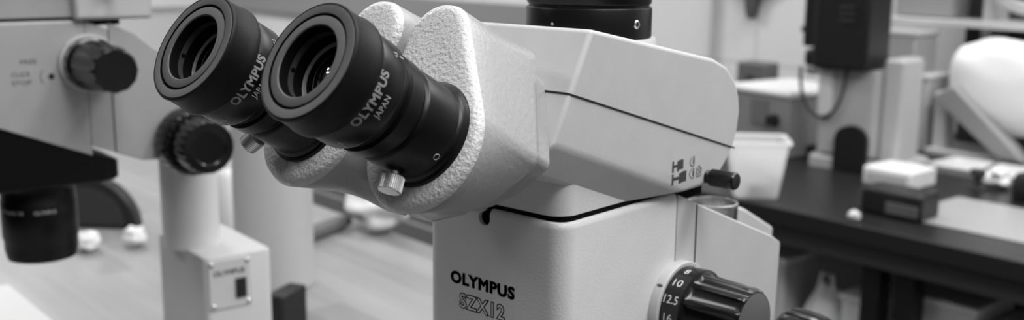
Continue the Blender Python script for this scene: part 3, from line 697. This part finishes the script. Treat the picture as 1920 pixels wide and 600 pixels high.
# hanging tool and pipe on the wall
pp = thing('wall_pipe', 'thin vertical painted conduit on the pale block wall', 'pipe', bench_pt(-1140, 1008, 0), BA)
bm = bmesh.new(); cyl(bm, (0, 0, 0), (0, 0, 1), 9, 1500, 20); link('pipe_run', bm, mat('pipe_paint', 186, .5), pp)
ht = thing('hanging_clamp', 'dark clamp hanging on the block wall at the top of the picture', 'clamp', bench_pt(-1010, 1018, 262), BA)
bm = bmesh.new(); prism(bm, [(-75, 60), (75, 60), (60, 34), (26, 26), (14, -26), (0, -40), (-12, -26), (-20, 26), (-60, 34)], -26, 0, lambda u, v, t: (u, t, v)); link('clamp_body', bm, mat('clamp_dark', 84, .5), ht, bevel=4)
for nm, lb, ct, a, b, w, d, h, v in (
    ('tape_dispenser', 'low dark dispenser on the bench behind the microscope head', 'dispenser', -850, 800, 90, 60, 130, 105),
    ('glass_jar', 'pale jar with grey lid on the bench left of the camera', 'jar', -690, 850, 30, 0, 130, 200),
    ('stacked_case', 'white case on the bench between the jar and the camera', 'case', -590, 850, 120, 80, 130, 225)):
    t = thing(nm, lb, ct, bench_pt(a, b), BA)
    if nm == 'glass_jar':
        bm = bmesh.new(); lathe(bm, [(0, 0), (w, 0), (w, h-26), (w*.8, h-18), (w*.8, h-14), (0, h-14)], 40); link('jar_body', bm, mat(nm+'_m', v, .2), t)
        bm = bmesh.new(); lathe(bm, [(0, h-14), (w*.9, h-14), (w*.9, h), (0, h+1)], 40); link('lid', bm, mat(nm+'_lid', 120, .4), t)
    else:
        link('case_body', mbox(-w/2, w/2, 0, d, 0, h), mat(nm+'_m', v, .5), t, bevel=6, bseg=3)
        link('latch', mbox(-w/8, w/8, -3, 0, h*.6, h*.75), bdark, t)

# things on the shelf under the bench
for a, b, w, d, h, v, nm, lb in (
    (-262, 80, 76, 110, 240, 205, 'cardboard_box', 'dim grey box on the lower shelf beside the focus knob'),
    (-166, 120, 0, 0, 0, 235, 'white_bag', 'bright white bag on the shelf under the black bench'),
    (-88, 90, 62, 110, 205, 230, 'plastic_case', 'mid grey case on the lower shelf left of the bench legs'),
    (52, 84, 112, 130, 238, 225, 'drawer_unit', 'grey box with white lid on the lower shelf right of the bench legs'),
    (186, 90, 130, 120, 215, 170, 'parts_crate', 'dark parts crate on the lower shelf at the right edge')):
    t = thing(nm, lb, nm.split('_')[-1], bench_pt(a, b, -359.8), BA)
    if nm == 'white_bag':
        bm = bmesh.new(); bmesh.ops.create_icosphere(bm, subdivisions=4, radius=1)
        for vv in bm.verts: n = noise.noise(vv.co*2); vv.co = Vector((vv.co.x*44*(1+.2*n), vv.co.y*36*(1+.2*n), 110 + vv.co.z*106*(1+.1*n)))*S
        zm = min(vv.co.z for vv in bm.verts)
        for vv in bm.verts: vv.co.z = max(vv.co.z - zm, 0)
        link('bag_body', bm, mat('bag_white', 240, .5), t, smooth=60)
        bm = bmesh.new(); tube(bm, [(-14, 0, 205), (-10, 0, 232), (10, 0, 232), (14, 0, 205)], 4, 8); link('bag_handle', bm, wm, t)
    else:
        link('box_body', mbox(-w/2, w/2, 0, d, 0, h), mat(nm+'_m', v, .5), t, bevel=5)
        link('box_lid', mbox(-w/2-3, w/2+3, -3, d+3, h+.3, h+12), mat(nm+'_lid', min(v+90, 240), .5), t, bevel=3)
        link('label_card', mbox(-w/4, w/4, -1.5, 0, h*.55, h*.8), mat(nm+'_card', 225, .5), t)

# ------------------------------------------------------------------ things on the wooden bench, left
def cap_thing(px, py, lb, seed):
    return blob('crumpled_wrapper', lb, 'wrapper', px, py, 17, (1.1, .9, .75), 238, seed=seed, amp=.35)
cap_thing(166, 470, 'small white crumpled wrapper on the wood right beside the black objective lens', 1)
cap_thing(254, 462, 'small white crumpled wrapper on the wood left of the box shaped stand', 4)
dd = on_bench('rounded_cover', 'black half round cover standing on the wooden bench behind the left objective', 'cover', 168, 424, math.radians(38))
bm = bmesh.new(); arc = [(76*math.cos(t), 76*math.sin(t)) for t in [PI*k/32 for k in range(33)]]
prism(bm, arc, -12, 12, lambda u, v, t: (u, t, v)); link('cover_shell', bm, mat('cover_black', 30, .4), dd, bevel=3)
bm = bmesh.new(); prism(bm, [(60*math.cos(t), 6+56*math.sin(t)) for t in [PI*k/32 for k in range(33)]], -14, -12, lambda u, v, t: (u, t, v)); link('cover_face', bm, mat('cover_face', 52, .4), dd)
cy = on_bench('white_canister', 'tall pale cylinder standing on the wood right of the box shaped stand', 'canister', 517, 532, 0)
bm = bmesh.new(); lathe(bm, [(0, 0), (45, 0), (47, 2), (47, 238), (45, 240), (40, 241), (0, 241)], 64); link('canister_body', bm, mat('canister_pale', 186, .4), cy)
bm = bmesh.new(); lathe(bm, [(0, 241.2), (48.5, 241.2), (48.5, 262), (46, 265), (0, 265)], 64); link('lid', bm, mat('canister_lid', 200, .4), cy)
bq = on_bench('black_adapter', 'black power adapter on the wood between the stand and pale cylinder', 'adapter', 519, 640, math.radians(20))
link('adapter_body', mbox(-13, 9, 0, 46, 0, 50), print_black, bq, bevel=3)
bm = bmesh.new(); tube(bm, [(-2, 45, 12), (-20, 70, 5), (-70, 90, 4), (-130, 90, 4)], 2.6, 8); link('adapter_cord', bm, print_black, bq)
rd = on_bench('grey_tube', 'dark grey cylindrical tube lying on the wood left of white wrapper', 'tube', 600, 446, 0)
p1, p2 = on_z(600, 443), on_z(652, 424)
bm = bmesh.new(); d = (p2-p1); d.z = 0; d = d*1.0; dn = d.normalized()
pa = Vector((0, 0, 11)); tube(bm, [pa - dn*40, pa, pa + dn*(d.length-16), pa + dn*(d.length-8), pa + dn*d.length], [11, 11, 11, 9, 8], 24); link('tube_barrel', bm, mat('tube_dark', 100, .4), rd, smooth=50)
blob('white_cloth', 'crumpled bright white cloth lying on the wood behind the left eyepiece housing', 'cloth', 715, 428, 42, (1.3, 1, .75), 240, seed=9, amp=.5)
bt2 = on_bench('white_bottle', 'small white bottle between the stand pole and pale cylinder', 'bottle', 428, 440, 0)
bm = bmesh.new(); lathe(bm, [(0, 0), (15, 0), (16, 2), (16, 86), (12, 94), (7, 98), (7, 100), (0, 100)], 32); link('bottle_body', bm, wm, bt2)
bm = bmesh.new(); lathe(bm, [(0, 100.2), (8.5, 100.2), (8.5, 116), (0, 117)], 32); link('bottle_cap', bm, wm, bt2)
ps = on_bench('pale_sheet', 'white sheet of paper lying on the wood in the lower left corner', 'paper', 50, 640, math.radians(-8))
link('sheet', mbox(-210, 60, -160, 40, .3, 1.0), mat('desk_paper', 205, .5), ps)

# low cabinet beyond the workbench, seen under the tube housing
lq = on_z(690, 371, -470)
lc = thing('low_cabinet', 'dark grey low cabinet standing beyond the far edge of the wooden bench', 'cabinet', WV(lq.x, lq.y, TBL-900), BA)
link('cabinet_body', mbox(-260, 420, 0, 300, 0, 720), mat('low_cabinet_grey', 118, .5), lc, bevel=4)
for x in (-250, 85): link('door', mbox(x, x+325, -14, -1, 20, 700), mat('low_cabinet_door', 124, .5), lc, bevel=2)
strip('trim_1', -4240, -1900, 1010, 1120, 150)
wl = bo - be*4300
bm = bmesh.new(); box(bm, -60, 0, -4200, 1019, 0, 2700); w = link('wall_left', bm, bw); w.location = WV(wl.x, wl.y, TBL-900); w.rotation_euler = (0, 0, BA); tag(w, kind='structure')
bm = bmesh.new(); box(bm, 1, 26, -4200, 985, 1010, 1120); w = link('trim_2', bm, mat('trim_paint', 235, .6), bevel=2); w.location = WV(wl.x, wl.y, TBL-900); w.rotation_euler = (0, 0, BA); tag(w, kind='structure')

# ------------------------------------------------------------------ light
def area(name, loc, rot, sx, sy, e):
    l = bpy.data.lights.new(name, 'AREA'); l.shape = 'RECTANGLE'; l.size = sx; l.size_y = sy; l.energy = e
    o = bpy.data.objects.new(name, l); col.objects.link(o); o.location = loc; o.rotation_euler = rot; return o
def aim(o, tgt): o.rotation_euler = (Vector(tgt) - o.location).to_track_quat('-Z', 'Y').to_euler()
for nm, loc, sx, sy, e in (('unseen_overhead_light', (1.0, .1, 2.55), .5, 1.2, 26), ('unseen_overhead_light', (.3, 1.7, 2.7), 1.2, .3, 27), ('unseen_overhead_light', (-1.1, .5, 2.7), 1.2, .3, 8),
                           ('unseen_overhead_light', (-1.0, 1.55, 2.6), 1.2, .3, 9), ('unseen_overhead_light', (.85, .6, 2.5), 1.2, .3, 14), ('unseen_overhead_light', (-1.9, -.9, 2.55), .6, .1, 9), ('unseen_overhead_light', (-1.62, -1.25, 2.55), .5, .08, 6), ('unseen_overhead_light', (-3.2, 1.1, 2.6), 1.2, .3, 52), ('unseen_overhead_light', (.3, -.15, 2.6), 1.2, .4, 17)):
    o = area(nm, loc, (0, 0, 0), sx, sy, e*.8)  # unseen area lights, added to brighten scope, walls, bench and put glints in lenses
w = bpy.data.worlds.new('world'); bpy.context.scene.world = w; w.use_nodes = True; N = w.node_tree.nodes; Lk = w.node_tree.links
bg = N['Background']; tc = N.new('ShaderNodeTexCoord'); sp = N.new('ShaderNodeSeparateXYZ'); mr = N.new('ShaderNodeMapRange'); cc = N.new('ShaderNodeCombineColor')
ad = N.new('ShaderNodeMath'); ad.operation = 'MULTIPLY_ADD'; ad.inputs[1].default_value = .25
ad2 = N.new('ShaderNodeMath'); ad2.operation = 'MULTIPLY_ADD'; ad2.inputs[1].default_value = .35
Lk.new(tc.outputs['Generated'], sp.inputs[0]); Lk.new(sp.outputs['X'], ad.inputs[0]); Lk.new(sp.outputs['Z'], ad.inputs[2]); Lk.new(ad.outputs[0], ad2.inputs[2]); Lk.new(sp.outputs['Y'], ad2.inputs[0]); Lk.new(ad2.outputs[0], mr.inputs['Value'])
mr.inputs['From Min'].default_value = -.12; mr.inputs['From Max'].default_value = 1.05; mr.inputs['To Min'].default_value = .015; mr.inputs['To Max'].default_value = .95
for k in ('Red', 'Green', 'Blue'): Lk.new(mr.outputs['Result'], cc.inputs[k])
Lk.new(cc.outputs[0], bg.inputs[0]); bg.inputs[1].default_value = .6
sc = bpy.context.scene; sc.view_settings.view_transform = 'Standard'; sc.view_settings.look = 'None'; sc.view_settings.exposure = -.1
